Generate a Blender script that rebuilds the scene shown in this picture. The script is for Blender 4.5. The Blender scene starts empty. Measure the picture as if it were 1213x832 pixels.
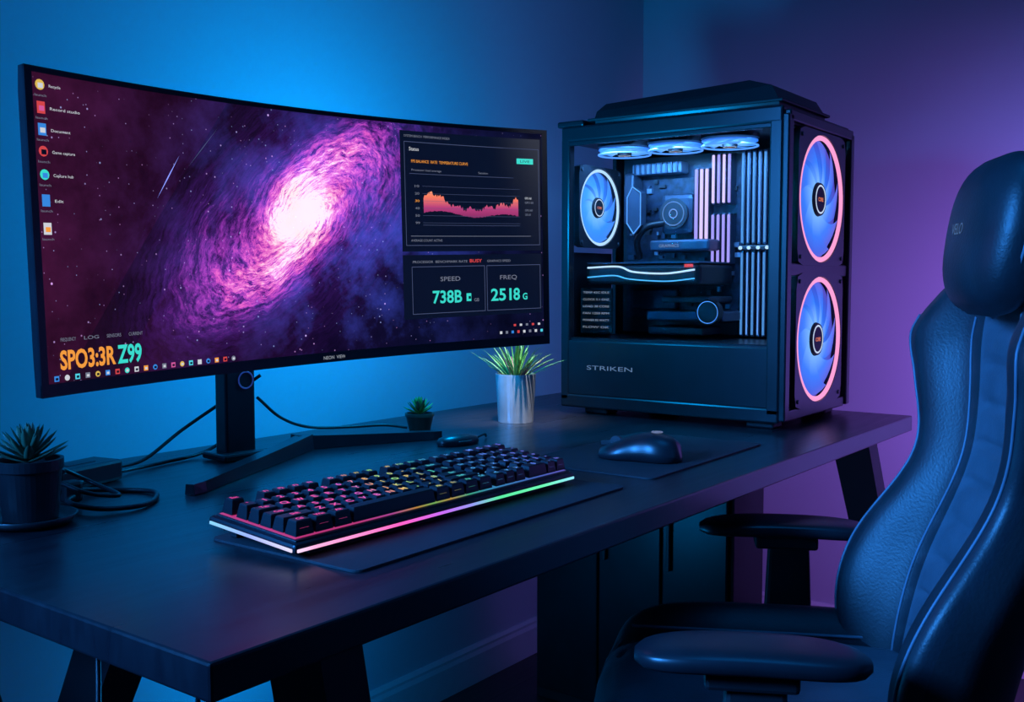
import bpy, bmesh, math, random
from mathutils import Vector, Matrix
random.seed(7)
S=bpy.context.scene
try: S.view_settings.view_transform='Standard'
except Exception: pass
rad=math.radians
# ---------------------------------------------------------------- materials
class G:
    def __init__(s,nt): s.nt=nt
    def n(s,t,**k):
        x=s.nt.nodes.new(t)
        for a,b in k.items(): setattr(x,a,b)
        return x
    def lk(s,a,b): s.nt.links.new(a,b)
    def setin(s,inp,v):
        if v is None: return
        if isinstance(v,bpy.types.NodeSocket): s.lk(v,inp)
        else: inp.default_value=v
    def m(s,op,a,b=None,c=None,clamp=False):
        x=s.n('ShaderNodeMath',operation=op); x.use_clamp=clamp
        s.setin(x.inputs[0],a); s.setin(x.inputs[1],b); s.setin(x.inputs[2],c)
        return x.outputs[0]
    def vec(s,x,y,z):
        q=s.n('ShaderNodeCombineXYZ')
        for i,v in enumerate((x,y,z)): s.setin(q.inputs[i],v)
        return q.outputs[0]
    def mix(s,f,a,b,bt='MIX'):
        x=s.n('ShaderNodeMixRGB',blend_type=bt)
        s.setin(x.inputs[0],f); s.setin(x.inputs[1],a); s.setin(x.inputs[2],b)
        return x.outputs[0]
    def ramp(s,f,stops,interp='LINEAR'):
        x=s.n('ShaderNodeValToRGB'); cr=x.color_ramp; cr.interpolation=interp
        while len(cr.elements)<len(stops): cr.elements.new(0.5)
        for e,(p,c) in zip(cr.elements,stops):
            e.position=p; e.color=(c[0],c[1],c[2],1)
        s.setin(x.inputs[0],f); return x.outputs[0]
def base(name):
    m=bpy.data.materials.new(name); m.use_nodes=True
    nt=m.node_tree; return m,G(nt),nt.nodes['Principled BSDF']
def c4(c): return (c[0],c[1],c[2],1)
def pm(name,col,rough=.5,metal=0,var=.15,scale=20,bump=0,bscale=200,spec=.5,coat=0):
    m,g,b=base(name)
    tc=g.n('ShaderNodeTexCoord'); no=g.n('ShaderNodeTexNoise'); no.inputs['Scale'].default_value=scale
    g.lk(tc.outputs['Object'],no.inputs['Vector'])
    lo=tuple(x*(1-var) for x in col); hi=tuple(min(1,x*(1+var)) for x in col)
    g.lk(g.ramp(no.outputs['Fac'],[(.3,lo),(.7,hi)]),b.inputs['Base Color'])
    b.inputs['Roughness'].default_value=rough; b.inputs['Metallic'].default_value=metal
    b.inputs['Specular IOR Level'].default_value=spec
    b.inputs['Coat Weight'].default_value=coat
    if bump:
        n2=g.n('ShaderNodeTexNoise'); n2.inputs['Scale'].default_value=bscale
        g.lk(tc.outputs['Object'],n2.inputs['Vector'])
        bp=g.n('ShaderNodeBump'); bp.inputs['Strength'].default_value=bump; bp.inputs['Distance'].default_value=.002
        g.lk(n2.outputs['Fac'],bp.inputs['Height']); g.lk(bp.outputs[0],b.inputs['Normal'])
    return m
def em(name,col,st=1.0,basec=(.02,.02,.02)):
    m,g,b=base(name)
    b.inputs['Base Color'].default_value=c4(basec)
    b.inputs['Emission Color'].default_value=c4(col); b.inputs['Emission Strength'].default_value=st
    b.inputs['Roughness'].default_value=.5
    return m
def em_ramp(name,axis,lo,hi,stops,st):
    m,g,b=base(name); tc=g.n('ShaderNodeTexCoord'); sp=g.n('ShaderNodeSeparateXYZ')
    g.lk(tc.outputs['Object'],sp.inputs[0])
    f=g.m('DIVIDE',g.m('SUBTRACT',sp.outputs[axis],lo),hi-lo,clamp=True)
    g.lk(g.ramp(f,stops),b.inputs['Emission Color']); b.inputs['Emission Strength'].default_value=st
    b.inputs['Base Color'].default_value=(.02,.02,.02,1)
    return m
# ---------------------------------------------------------------- mesh builder
class MB:
    def __init__(s): s.v=[];s.f=[];s.mi=[];s.sm=[];s.mats=[]
    def add(s,vs,fs,mat,M=None,smooth=False):
        if mat not in s.mats: s.mats.append(mat)
        k=s.mats.index(mat); o=len(s.v)
        for v in vs:
            v=Vector(v); s.v.append(tuple(M@v) if M is not None else tuple(v))
        for f in fs:
            s.f.append(tuple(i+o for i in f)); s.mi.append(k); s.sm.append(smooth)
    def box(s,c,size,mat,bev=0,seg=2,M=None,taper=None):
        bm=bmesh.new(); bmesh.ops.create_cube(bm,size=1)
        for v in bm.verts:
            if taper and v.co.z>0: v.co.x*=taper[0]; v.co.y*=taper[1]
            v.co=Vector((v.co.x*size[0],v.co.y*size[1],v.co.z*size[2]))
        if bev: bmesh.ops.bevel(bm,geom=bm.edges[:],offset=bev,segments=seg,profile=.5,affect='EDGES')
        T=Matrix.Translation(c); T=(M@T) if M is not None else T
        bm.verts.ensure_lookup_table()
        s.add([v.co[:] for v in bm.verts],[[v.index for v in f.verts] for f in bm.faces],mat,T)
        bm.free()
    def cyl(s,c,r1,r2,h,mat,axis='Z',n=32,cap=True,M=None,r_in=0):
        R={'Z':Matrix.Identity(4),'X':Matrix.Rotation(rad(90),4,'Y'),'Y':Matrix.Rotation(rad(-90),4,'X')}[axis]
        T=Matrix.Translation(c)@R; T=(M@T) if M is not None else T
        cs=[(math.cos(2*math.pi*i/n),math.sin(2*math.pi*i/n)) for i in range(n)]
        a=[(r1*x,r1*y,-h/2) for x,y in cs]; b=[(r2*x,r2*y,h/2) for x,y in cs]
        s.add(a+b,[(i,(i+1)%n,n+(i+1)%n,n+i) for i in range(n)],mat,T,True)
        if r_in:
            a2=[(r_in*x,r_in*y,-h/2) for x,y in cs]; b2=[(r_in*x,r_in*y,h/2) for x,y in cs]
            s.add(a2+b2,[(i,n+i,n+(i+1)%n,(i+1)%n) for i in range(n)],mat,T,True)
            s.add(b+b2,[(i,(i+1)%n,n+(i+1)%n,n+i) for i in range(n)],mat,T)
            s.add(a+a2,[(i,n+i,n+(i+1)%n,(i+1)%n) for i in range(n)],mat,T)
        elif cap:
            s.add(a,[tuple(range(n))[::-1]],mat,T); s.add(b,[tuple(range(n))],mat,T)
    def torus(s,c,R,r,mat,axis='Z',n=48,k=10,M=None,sq=1):
        A={'Z':Matrix.Identity(4),'X':Matrix.Rotation(rad(90),4,'Y'),'Y':Matrix.Rotation(rad(-90),4,'X')}[axis]
        T=Matrix.Translation(c)@A; T=(M@T) if M is not None else T
        vs=[];fs=[]
        for i in range(n):
            a=2*math.pi*i/n
            for j in range(k):
                b=2*math.pi*j/k; q=R+r*math.cos(b)
                vs.append((q*math.cos(a),q*math.sin(a),r*sq*math.sin(b)))
        for i in range(n):
            for j in range(k):
                fs.append((i*k+j,((i+1)%n)*k+j,((i+1)%n)*k+(j+1)%k,i*k+(j+1)%k))
        s.add(vs,fs,mat,T,True)
    def loft(s,rings,mat,cap=True,M=None,smooth=True,matf=None):
        n=len(rings[0]); vs=[p for r in rings for p in r]
        fs=[];fm=[]
        for i in range(len(rings)-1):
            for j in range(n):
                f=(i*n+j,i*n+(j+1)%n,(i+1)*n+(j+1)%n,(i+1)*n+j)
                fs.append(f); fm.append(matf(i,j) if matf else mat)
        o=len(s.v)
        s.add(vs,[],mat,M)
        for f,q in zip(fs,fm):
            if q not in s.mats: s.mats.append(q)
            s.f.append(tuple(i+o for i in f)); s.mi.append(s.mats.index(q)); s.sm.append(smooth)
        if cap:
            s.add(rings[0],[tuple(range(n))[::-1]],mat,M,False); s.add(rings[-1],[tuple(range(n))],mat,M,False)
    def tube(s,pts,r,mat,k=8,res=8,M=None,closed=False):
        P=[Vector(p) for p in pts]; out=[]
        if len(P)>2:
            Q=[P[0]*2-P[1]]+P+[P[-1]*2-P[-2]]
            for i in range(1,len(Q)-2):
                a,b,c,d=Q[i-1:i+3]
                for t in range(res):
                    t/=res
                    out.append(.5*((2*b)+(c-a)*t+(2*a-5*b+4*c-d)*t*t+(3*b-a-3*c+d)*t**3))
            out.append(P[-1])
        else: out=P
        rings=[]; up=Vector((0,0,1)); prev=None
        for i,p in enumerate(out):
            d=(out[min(i+1,len(out)-1)]-out[max(i-1,0)])
            if d.length<1e-9: d=Vector((1,0,0))
            d.normalize()
            if prev is None:
                x=d.cross(up)
                if x.length<.1: x=d.cross(Vector((1,0,0)))
            else: x=prev-d*prev.dot(d)
            x.normalize(); prev=x; y=d.cross(x)
            rr=r(i/(len(out)-1)) if callable(r) else r
            rings.append([tuple(p+x*rr*math.cos(2*math.pi*j/k)+y*rr*math.sin(2*math.pi*j/k)) for j in range(k)])
        s.loft(rings,mat,M=M)
    def obj(s,name,parent=None,uv=None):
        me=bpy.data.meshes.new(name); me.from_pydata(s.v,[],s.f)
        for q in s.mats: me.materials.append(q)
        me.polygons.foreach_set('material_index',s.mi); me.polygons.foreach_set('use_smooth',s.sm)
        me.update()
        o=bpy.data.objects.new(name,me); S.collection.objects.link(o)
        if parent: o.parent=parent
        return o
def empty(name,loc=(0,0,0),rz=0,parent=None):
    e=bpy.data.objects.new(name,None); S.collection.objects.link(e); e.location=loc; e.rotation_euler=(0,0,rz)
    e.empty_display_size=.05
    if parent: e.parent=parent
    return e
_tc={}
def glyphs(t,bold=0):
    if (t,bold) in _tc: return _tc[(t,bold)]
    cu=bpy.data.curves.new('txt','FONT'); cu.body=t; cu.size=1; cu.offset=bold; cu.resolution_u=3
    o=bpy.data.objects.new('txt',cu); S.collection.objects.link(o)
    bpy.context.view_layer.update()
    dg=bpy.context.evaluated_depsgraph_get()
    me=bpy.data.meshes.new_from_object(o.evaluated_get(dg))
    vs=[v.co[:] for v in me.vertices]; fs=[tuple(p.vertices) for p in me.polygons]
    bpy.data.objects.remove(o); bpy.data.curves.remove(cu); bpy.data.meshes.remove(me)
    xs=[v[0] for v in vs] or [0,1]; ys=[v[1] for v in vs] or [0,1]
    r=(vs,fs,min(xs),max(xs),min(ys),max(ys)); _tc[(t,bold)]=r
    return r
def smooth01(t): t=max(0,min(1,t)); return t*t*(3-2*t)
def crom(tab,x):
    n=len(tab)
    if x<=tab[0][0]: return tab[0][1]
    if x>=tab[-1][0]: return tab[-1][1]
    for i in range(n-1):
        if x<=tab[i+1][0]:
            x0,b=tab[i]; x1,c=tab[i+1]; a=tab[max(0,i-1)]; d=tab[min(n-1,i+2)]
            t=(x-x0)/(x1-x0); h=x1-x0
            m0=(c-a[1])/(x1-a[0])*h; m1=(d[1]-b)/(d[0]-x0)*h
            return (2*t**3-3*t*t+1)*b+(t**3-2*t*t+t)*m0+(-2*t**3+3*t*t)*c+(t**3-t*t)*m1
# ---------------------------------------------------------------- common materials
BLK=pm('black_plastic',(.012,.013,.017),.36)
BLKM=pm('matte_black',(.008,.009,.012),.6)
BLKS=pm('black_metal',(.014,.015,.02),.32,.3)
DARK=pm('dark_grey',(.03,.033,.04),.45)
RUB=pm('rubber_cable',(.008,.008,.011),.45)
# ---------------------------------------------------------------- camera
A=rad(36.2); P=rad(3.8)
cam=bpy.data.cameras.new('camera'); co=bpy.data.objects.new('camera',cam); S.collection.objects.link(co)
co.location=(0,0,1.05)
f=Vector((math.cos(A)*math.cos(P),math.sin(A)*math.cos(P),-math.sin(P)))
co.rotation_euler=f.to_track_quat('-Z','Y').to_euler()
cam.lens=36*1220/1213; cam.sensor_width=36; cam.clip_start=.02
S.camera=co
# ---------------------------------------------------------------- room
XR,YB,XL,YF,ZC=2.97,1.65,-1.6,-2.2,2.7
def wallmat():
    m,g,b=base('painted_wall')
    tc=g.n('ShaderNodeTexCoord'); no=g.n('ShaderNodeTexNoise'); no.inputs['Scale'].default_value=1.5
    g.lk(tc.outputs['Object'],no.inputs['Vector'])
    g.lk(g.ramp(no.outputs['Fac'],[(.3,(.40,.44,.52)),(.7,(.44,.48,.56))]),b.inputs['Base Color'])
    b.inputs['Roughness'].default_value=.75
    n2=g.n('ShaderNodeTexNoise'); n2.inputs['Scale'].default_value=180; g.lk(tc.outputs['Object'],n2.inputs['Vector'])
    bp=g.n('ShaderNodeBump'); bp.inputs['Strength'].default_value=.08; bp.inputs['Distance'].default_value=.002
    g.lk(n2.outputs['Fac'],bp.inputs['Height']); g.lk(bp.outputs[0],b.inputs['Normal'])
    return m
WALL=wallmat()
def floormat():
    m,g,b=base('dark_wood_floor')
    tc=g.n('ShaderNodeTexCoord')
    br=g.n('ShaderNodeTexBrick'); g.lk(tc.outputs['Object'],br.inputs['Vector'])
    br.inputs['Scale'].default_value=1; br.inputs['Brick Width'].default_value=1.2; br.inputs['Row Height'].default_value=.14
    br.inputs['Mortar Size'].default_value=.003
    br.inputs['Color1'].default_value=(.035,.028,.03,1); br.inputs['Color2'].default_value=(.022,.018,.02,1); br.inputs['Mortar'].default_value=(.004,.004,.004,1)
    mp=g.n('ShaderNodeMapping'); mp.inputs['Scale'].default_value=(2,40,2); g.lk(tc.outputs['Object'],mp.inputs[0])
    no=g.n('ShaderNodeTexNoise'); no.inputs['Scale'].default_value=2; no.inputs['Detail'].default_value=6; g.lk(mp.outputs[0],no.inputs['Vector'])
    g.lk(g.mix(.6,br.outputs['Color'],g.ramp(no.outputs['Fac'],[(.3,(.3,.3,.3)),(.7,(1.4,1.4,1.4))]),'MULTIPLY'),b.inputs['Base Color'])
    b.inputs['Roughness'].default_value=.42
    return m
FLOOR=floormat()
def slab(name,lo,hi,mat):
    mb=MB(); c=[(a+b)/2 for a,b in zip(lo,hi)]; mb.box(c,[b-a for a,b in zip(lo,hi)],mat); return mb.obj(name)
T=.1
slab('floor',(XL-T,YF-T,-T),(XR+T,YB+T,0),FLOOR)
slab('ceiling',(XL-T,YF-T,ZC),(XR+T,YB+T,ZC+T),WALL)
slab('wall_back',(XL-T,YB,0),(XR+T,YB+T,ZC),WALL)
slab('wall_right',(XR,YF,0),(XR+T,YB,ZC),WALL)
slab('wall_left',(XL-T,YF,0),(XL,YB,ZC),WALL)
slab('wall_front',(XL-T,YF-T,0),(XR+T,YF,ZC),WALL)
TRIM=pm('white_trim',(.55,.57,.62),.4,var=.03)
def basebd(name,pts):
    (x0,y0),(x1,y1),(nx,ny)=pts
    prof=[(0,0),(.016,0),(.016,.075),(.012,.085),(.012,.092),(.006,.1),(0,.1)]
    mb=MB(); mb.loft([[(x+nx*a,y+ny*a,z+.0005) for a,z in prof] for x,y in ((x0,y0),(x1,y1))],TRIM,smooth=False); mb.obj(name)
basebd('baseboard_back',((XL,YB),(XR,YB),(0,-1)))
basebd('baseboard_right',((XR,YB-.017),(XR,YF),(-1,0)))
basebd('baseboard_left',((XL,YF),(XL,YB-.017),(1,0)))
# ---------------------------------------------------------------- desk
def deskmat():
    m,g,b=base('dark_wood_desk')
    tc=g.n('ShaderNodeTexCoord'); mp=g.n('ShaderNodeMapping'); mp.inputs['Scale'].default_value=(1.5,26,8); g.lk(tc.outputs['Object'],mp.inputs[0])
    no=g.n('ShaderNodeTexNoise'); no.inputs['Scale'].default_value=2.2; no.inputs['Detail'].default_value=8; no.inputs['Distortion'].default_value=.6; g.lk(mp.outputs[0],no.inputs['Vector'])
    g.lk(g.ramp(no.outputs['Fac'],[(.3,(.011,.010,.014)),(.7,(.018,.017,.022))]),b.inputs['Base Color'])
    g.lk(g.ramp(no.outputs['Fac'],[(.3,(.27,.27,.27)),(.7,(.33,.33,.33))]),b.inputs['Roughness'])
    bp=g.n('ShaderNodeBump'); bp.inputs['Strength'].default_value=.05; bp.inputs['Distance'].default_value=.001
    g.lk(no.outputs['Fac'],bp.inputs['Height']); g.lk(bp.outputs[0],b.inputs['Normal'])
    return m
DESK=deskmat()
DZ=.75
# desk origin = right front corner, turned slightly
desk=empty('desk',(2.40,.635,0),rad(-.8))
mb=MB(); mb.box((-.95,.4575,DZ-.017),(1.90,.915,.034),DESK,.003); mb.obj('desk_top',desk)
mb=MB()
for x in (-1.70,-.08):
    def leg(y0,y1):
        w0,w1,t=.085,.05,.028
        r=[]
        for z,y,w in ((.716,y0,w0),(.0,y1,w1)):
            r.append([(x-t,y-w/2,z),(x+t,y-w/2,z),(x+t,y+w/2,z),(x-t,y+w/2,z)])
        mb.loft(r,BLKM,smooth=False)
    leg(.11,-.05); leg(.40,.80)
    mb.box((x,.34,.70),(.05,.52,.03),BLKM,.003)
    mb.box((x,.38,.25),(.03,.66,.04),BLKM,.003)
mb.box((-.89,.60,.695),(1.62,.03,.04),BLKM,.003)
mb.obj('legs',desk)
mb=MB(); cx0,cx1,cy0,cy1=2.10,2.27,.93,1.46
mb.box(((cx0+cx1)/2,(cy0+cy1)/2,.33),(cx1-cx0,cy1-cy0,.66),BLKM,.004)
for k,(a,b_) in enumerate(((cy0+.01,cy0+.17),(cy0+.175,cy0+.34),(cy0+.345,cy1-.01))):
    mb.box((cx0-.006,(a+b_)/2,.34),(.012,b_-a,.62),BLKS,.003)
    mb.box((cx0-.018,b_-.02,.45),(.012,.008,.12),DARK,.002)
mb.obj('storage_cabinet')
# ---------------------------------------------------------------- monitor
mon=empty('curved_monitor',(1.13,1.145,.75),rad(-6))
hd=empty('display_head',(0,0,.372),0,mon); hd.rotation_euler=(0,rad(-1.5),0)
hd2=empty('display_frame',(0.003,0,-.376),0,hd)
W=.952; R=1.6; SAG=W*W/8/R
def sy(x): return SAG-x*x/2/R
ZB,ZT=.176,.574
mb=MB(); rings=[]
N=48
for i in range(N+1):
    x=-W/2+W*i/N; y=sy(x); e=1-(2*x/W)**2
    th=.016+.030*max(0,e)**.6
    rings.append([(x,y,ZB+.002),(x,y,ZT-.002),(x,y+.002,ZT),(x,y+.012,ZT),(x,y+th,ZT-.03),(x,y+th,ZB+.05),(x,y+.014,ZB),(x,y+.002,ZB)])
mb.loft(rings,BLK,smooth=False)
for (za,zb) in ((ZT-.007,ZT),(ZB,ZB+.016)):
    rr=[]
    for i in range(N+1):
        x=-W/2+W*i/N; y=sy(x)
        rr.append([(x,y-.004,za),(x,y-.004,zb),(x,y+.001,zb),(x,y+.001,za)])
    mb.loft(rr,BLKS,smooth=False)
for sx in (-1,1):
    xa=sx*(W/2); xb=sx*(W/2-.010); a,b_=min(xa,xb),max(xa,xb)
    mb.loft([[(a,sy(a)-.004,z),(b_,sy(b_)-.004,z),(b_,sy(b_)+.001,z),(a,sy(a)+.001,z)] for z in (ZB,ZT)],BLKS,smooth=False)
LOGO=em('logo_grey',(.5,.55,.65),.5)
mb.obj('housing',hd2)
X0,X1,Z0,Z1=-W/2+.009,W/2-.009,ZB+.014,ZT-.006
me=bpy.data.meshes.new('screen'); vs=[];fs=[]
for i in range(N+1):
    x=X0+(X1-X0)*i/N
    for z in (Z0,Z1): vs.append((x,sy(x)-.0015,z))
for i in range(N): fs.append((i*2,i*2+2,i*2+3,i*2+1))
me.from_pydata(vs,[],fs); me.update()
for p in me.polygons: p.use_smooth=True
scr=bpy.data.objects.new('screen',me); S.collection.objects.link(scr); scr.parent=hd2
def screenmat():
    m,g,b=base('galaxy_screen')
    tc=g.n('ShaderNodeTexCoord'); sp=g.n('ShaderNodeSeparateXYZ'); g.lk(tc.outputs['Object'],sp.inputs[0])
    x=sp.outputs[0]; z=sp.outputs[2]
    dx=g.m('ADD',x,.034); dz=g.m('SUBTRACT',z,.408)
    ca,sa=math.cos(rad(37)),math.sin(rad(37))
    a=g.m('ADD',g.m('MULTIPLY',dx,ca),g.m('MULTIPLY',dz,sa))
    bb=g.m('DIVIDE',g.m('SUBTRACT',g.m('MULTIPLY',dz,ca),g.m('MULTIPLY',dx,sa)),.46)
    wob=g.n('ShaderNodeTexNoise'); wob.inputs['Scale'].default_value=16; wob.inputs['Detail'].default_value=8; wob.inputs['Roughness'].default_value=.6
    g.lk(tc.outputs['Object'],wob.inputs['Vector'])
    r0=g.m('SQRT',g.m('ADD',g.m('MULTIPLY',a,a),g.m('MULTIPLY',bb,bb)))
    r=g.m('ADD',r0,g.m('MULTIPLY',g.m('SUBTRACT',wob.outputs['Fac'],.5),.055))
    r=g.m('MAXIMUM',r,.002)
    th=g.m('ARCTAN2',bb,a)
    ph=g.m('ADD',th,g.m('MULTIPLY',g.m('LOGARITHM',g.m('ADD',r,.025),math.e),2.0))
    arms=g.m('POWER',g.m('ADD',g.m('MULTIPLY',g.m('SINE',g.m('ADD',g.m('MULTIPLY',ph,2),1.2)),.5),.5),1.3)
    v=g.vec(g.m('MULTIPLY',r,30),g.m('MULTIPLY',g.m('COSINE',ph),2.0),g.m('MULTIPLY',g.m('SINE',ph),2.0))
    n1=g.n('ShaderNodeTexNoise'); n1.inputs['Scale'].default_value=2.8; n1.inputs['Detail'].default_value=14; n1.inputs['Roughness'].default_value=.8; g.lk(v,n1.inputs['Vector'])
    nf=g.m('MULTIPLY',g.m('SUBTRACT',n1.outputs['Fac'],.40),4.6,clamp=True)
    gs=lambda s_: g.m('EXPONENT',g.m('MULTIPLY',g.m('POWER',g.m('DIVIDE',r,s_),2),-1))
    disk=g.m('MULTIPLY',gs(.205),g.m('MULTIPLY',g.m('ADD',g.m('MULTIPLY',arms,1.0),.20),g.m('ADD',g.m('MULTIPLY',nf,.95),.08)))
    core=g.m('MULTIPLY',gs(.060),1.0)
    halo=g.m('MULTIPLY',gs(.135),g.m('ADD',g.m('MULTIPLY',nf,.62),.20))
    I=g.m('ADD',g.m('ADD',disk,core),halo,clamp=True)
    gal=g.ramp(I,[(0,(0,0,0)),(.12,(.040,.008,.12)),(.30,(.30,.035,.42)),(.50,(.80,.10,.56)),(.74,(1,.36,.72)),(1,(1,.86,.90))])
    fx=g.m('DIVIDE',g.m('ADD',x,.47),.94,clamp=True)
    bg=g.ramp(fx,[(0,(.030,.004,.020)),(.28,(.016,.003,.020)),(.5,(.008,.003,.030)),(.72,(.004,.005,.032)),(1,(.002,.003,.014))])
    n2=g.n('ShaderNodeTexNoise'); n2.inputs['Scale'].default_value=7; n2.inputs['Detail'].default_value=9; n2.inputs['Roughness'].default_value=.65; g.lk(tc.outputs['Object'],n2.inputs['Vector'])
    bg=g.mix(1,bg,g.ramp(n2.outputs['Fac'],[(.35,(.45,.45,.45)),(.7,(2.1,1.8,2.0))]),'MULTIPLY')
    rn=g.m('SQRT',g.m('ADD',g.m('POWER',g.m('SUBTRACT',dx,.07),2),g.m('POWER',g.m('MULTIPLY',g.m('ADD',dz,.02),1.2),2)))
    neb=g.m('MULTIPLY',g.m('EXPONENT',g.m('MULTIPLY',g.m('POWER',g.m('DIVIDE',rn,.22),2),-1)),g.m('MULTIPLY',g.m('SUBTRACT',n2.outputs['Fac'],.43),4.0,clamp=True))
    nebc=g.mix(g.m('MULTIPLY',neb,1.0,clamp=True),(0,0,0,1),(.04,.075,.58,1))
    q=g.m('ADD',g.m('MULTIPLY',dx,.80),g.m('MULTIPLY',dz,-.60))
    band=g.m('MULTIPLY',g.m('LESS_THAN',g.m('ABSOLUTE',g.m('ADD',q,.165)),.032),.6)
    bg=g.mix(band,bg,(.003,.002,.006,1))
    col=g.mix(1,g.mix(1,bg,nebc,'ADD'),gal,'ADD')
    for sc,th_,st in ((130,.08,.8),(75,.075,.9),(36,.045,1.8)):
        vo=g.n('ShaderNodeTexVoronoi'); vo.inputs['Scale'].default_value=sc; g.lk(tc.outputs['Object'],vo.inputs['Vector'])
        s_=g.m('MULTIPLY',g.m('SUBTRACT',th_*1.6,vo.outputs['Distance']),st/(th_*1.6),clamp=True)
        hs=g.n('ShaderNodeSeparateColor'); g.lk(vo.outputs['Color'],hs.inputs[0])
        s_=g.m('MULTIPLY',s_,g.m('GREATER_THAN',hs.outputs[0],.65))
        col=g.mix(1,col,g.mix(s_,(0,0,0,1),g.mix(hs.outputs[1],(.8,.35,.9,1),(.35,.5,1,1))),'ADD')
    g.lk(col,b.inputs['Emission Color']); b.inputs['Emission Strength'].default_value=1.0
    b.inputs['Base Color'].default_value=(.002,.002,.003,1); b.inputs['Roughness'].default_value=.4; b.inputs['Specular IOR Level'].default_value=.08
    return m
me.materials.append(screenmat())
WH=em('ui_white',(.75,.78,.85),.8); GR=em('ui_grey',(.28,.31,.42),.6); LN=em('ui_line',(.07,.09,.18),1.0)
OR=em('ui_orange',(1,.36,.04),.9); TE=em('ui_teal',(.04,.70,.60),1.0); RD=em('ui_red',(.80,.07,.07),.8); BL=em('ui_blue',(.04,.26,.80),.9)
YE=em('ui_yellow',(.9,.60,.1),.8); CY=em('ui_cyan',(.08,.65,.80),1.0); PK=em('ui_pink',(.8,.12,.4),.8); PAN=em('ui_panel',(.002,.0035,.012),1.0); STR=em('ui_streak',(.25,.3,1),1.2)
ui=MB()
def up(x,z,o=.0025): return (x,sy(x)-o,z)
def urect(x0,z0,x1,z1,mat,o=.0025):
    n=max(1,int((x1-x0)/.03)); vs=[];fs=[]
    for i in range(n+1):
        x=x0+(x1-x0)*i/n; vs+= [up(x,z0,o),up(x,z1,o)]
    for i in range(n): fs.append((i*2,i*2+2,i*2+3,i*2+1))
    ui.add(vs,fs,mat)
def uframe(x0,z0,x1,z1,mat,t=.0009):
    urect(x0,z0,x1,z0+t,mat);urect(x0,z1-t,x1,z1,mat);urect(x0,z0,x0+t,z1,mat);urect(x1-t,z0,x1,z1,mat)
def utext(x0,z0,h,t,mat,w=None,bold=0.0,o=.003):
    vs,fs,a,b_,c,d=glyphs(t,bold); k=h/.72; kx=k if w is None else w/(b_-a)
    ui.add([up(x0+(v[0]-a)*kx,z0+v[1]*k,o) for v in vs],fs,mat)
def uloz(cx,cz,r,mat):
    n=12; ui.add([up(cx+r*math.cos(6.283*i/n),cz+r*math.sin(6.283*i/n)) for i in range(n)],[tuple(range(n))],mat)
for i,(z,c1,c2,w) in enumerate(((.553,YE,WH,.016),(.526,RD,PK,.042),(.500,BL,WH,.027),(.474,RD,DARK,.032),(.446,TE,BL,.028),(.415,BL,BL,.012),(.381,WH,OR,.0))):
    x=-.455
    if i in (0,3,4): uloz(x,z,.0064,c1)
    else: urect(x-.0055,z-.0072,x+.0055,z+.0072,c1)
    urect(x-.003,z-.004,x+.004,z+.002,c2,.003)
    if w: utext(x+.012,z-.002,.0036,('Recycle','Record studio','Document','Game capture','Capture hub','Edit','')[i],WH,w=w)
    utext(x-.008,z-.0140,.003,'launch',GR,w=.016)
for i,(l) in enumerate(('FREQUENCY','LOG','SENSORS','CURRENT')):
    utext(-.446+.034*i,.243,.0045,l,GR,w=.022)
utext(-.448,.2085,.0235,'SPO3:3R',OR,w=.082,bold=.03)
utext(-.363,.2085,.0235,'Z99',TE,w=.038,bold=.03)
cols=[BL,WH,CY,GR,YE,BL,RD,TE,WH,OR,BL,GR,PK,YE,CY,WH,BL,OR,RD,GR]
for i in range(20):
    x=-.454+i*.0150
    if i%3==1: uloz(x,.1975,.0037,cols[i])
    else: urect(x-.0034,.1941,x+.0034,.2009,cols[i])
    urect(x-.0018,.1957,x+.0020,.1987,WH if i%2 else DARK,.003)
for i in range(8):
    urect(.37+i*.0125,.2+.0,.375+i*.0125,.205,(WH,GR,BL,RD,WH,GR,WH,CY)[i])
for i in range(5): urect(.40+i*.013,.213,.405+i*.013,.217,(RD,WH,GR,RD,WH)[i])
urect(.168,.352,.462,.556,PAN,.0021); uframe(.176,.362,.459,.538,LN)
utext(.176,.5455,.0040,'SYSTEM BENCH  PERFORMANCE INDEX',GR,w=.095)
utext(.186,.523,.0062,'Status',WH,w=.020)
utext(.190,.503,.0050,'FPS BALANCE  RATE  TEMPERATURE CURVE',OR,w=.118)
utext(.190,.489,.0036,'Processor load average',GR,w=.062); urect(.186,.484,.405,.4847,LN)
utext(.330,.489,.0036,'Session',GR,w=.02)
urect(.412,.510,.447,.520,TE); utext(.419,.5125,.0048,'LIVE',PAN,w=.02,o=.0035)
for i in range(6):
    z=.401+i*.0125; urect(.212,z,.418,z+.0004,LN); utext(.196,z-.002,.0040,str(60-10*i if i else 99),OR if i==3 else GR,w=.009)
gm=em_ramp('graph_gradient','Z',.400,.462,[(0,(.10,.01,.08)),(.45,(.5,.05,.20)),(.75,(1,.22,.12)),(1,(1,.45,.22))],.95)
vs=[];fs=[];n=120
for i in range(n+1):
    x=.214+.2*i/n; t=i/n
    zt=.430+.020*math.exp(-((t-.08)/.13)**2)+.004*math.sin(t*9)+random.uniform(-.003,.004)+(.012*smooth01((t-.9)/.08))+.003*math.sin(t*40)
    vs+=[up(x,.418+.004*math.sin(t*9)-.006*t+.002*random.random()),up(x,zt)]
for i in range(n): fs.append((i*2,i*2+2,i*2+3,i*2+1))
ui.add(vs,fs,gm)
urect(.212,.397,.417,.3976,LN)
for i,(z,w) in enumerate(((.446,.014),(.438,.018),(.424,.016),(.416,.012))): utext(.428,z,.004,'GPU 60',GR if i else WH,w=w)
urect(.186,.378,.44,.3788,GR); utext(.186,.369,.0040,'AVERAGE COUNT ACTIVE',GR,w=.065)
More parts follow.
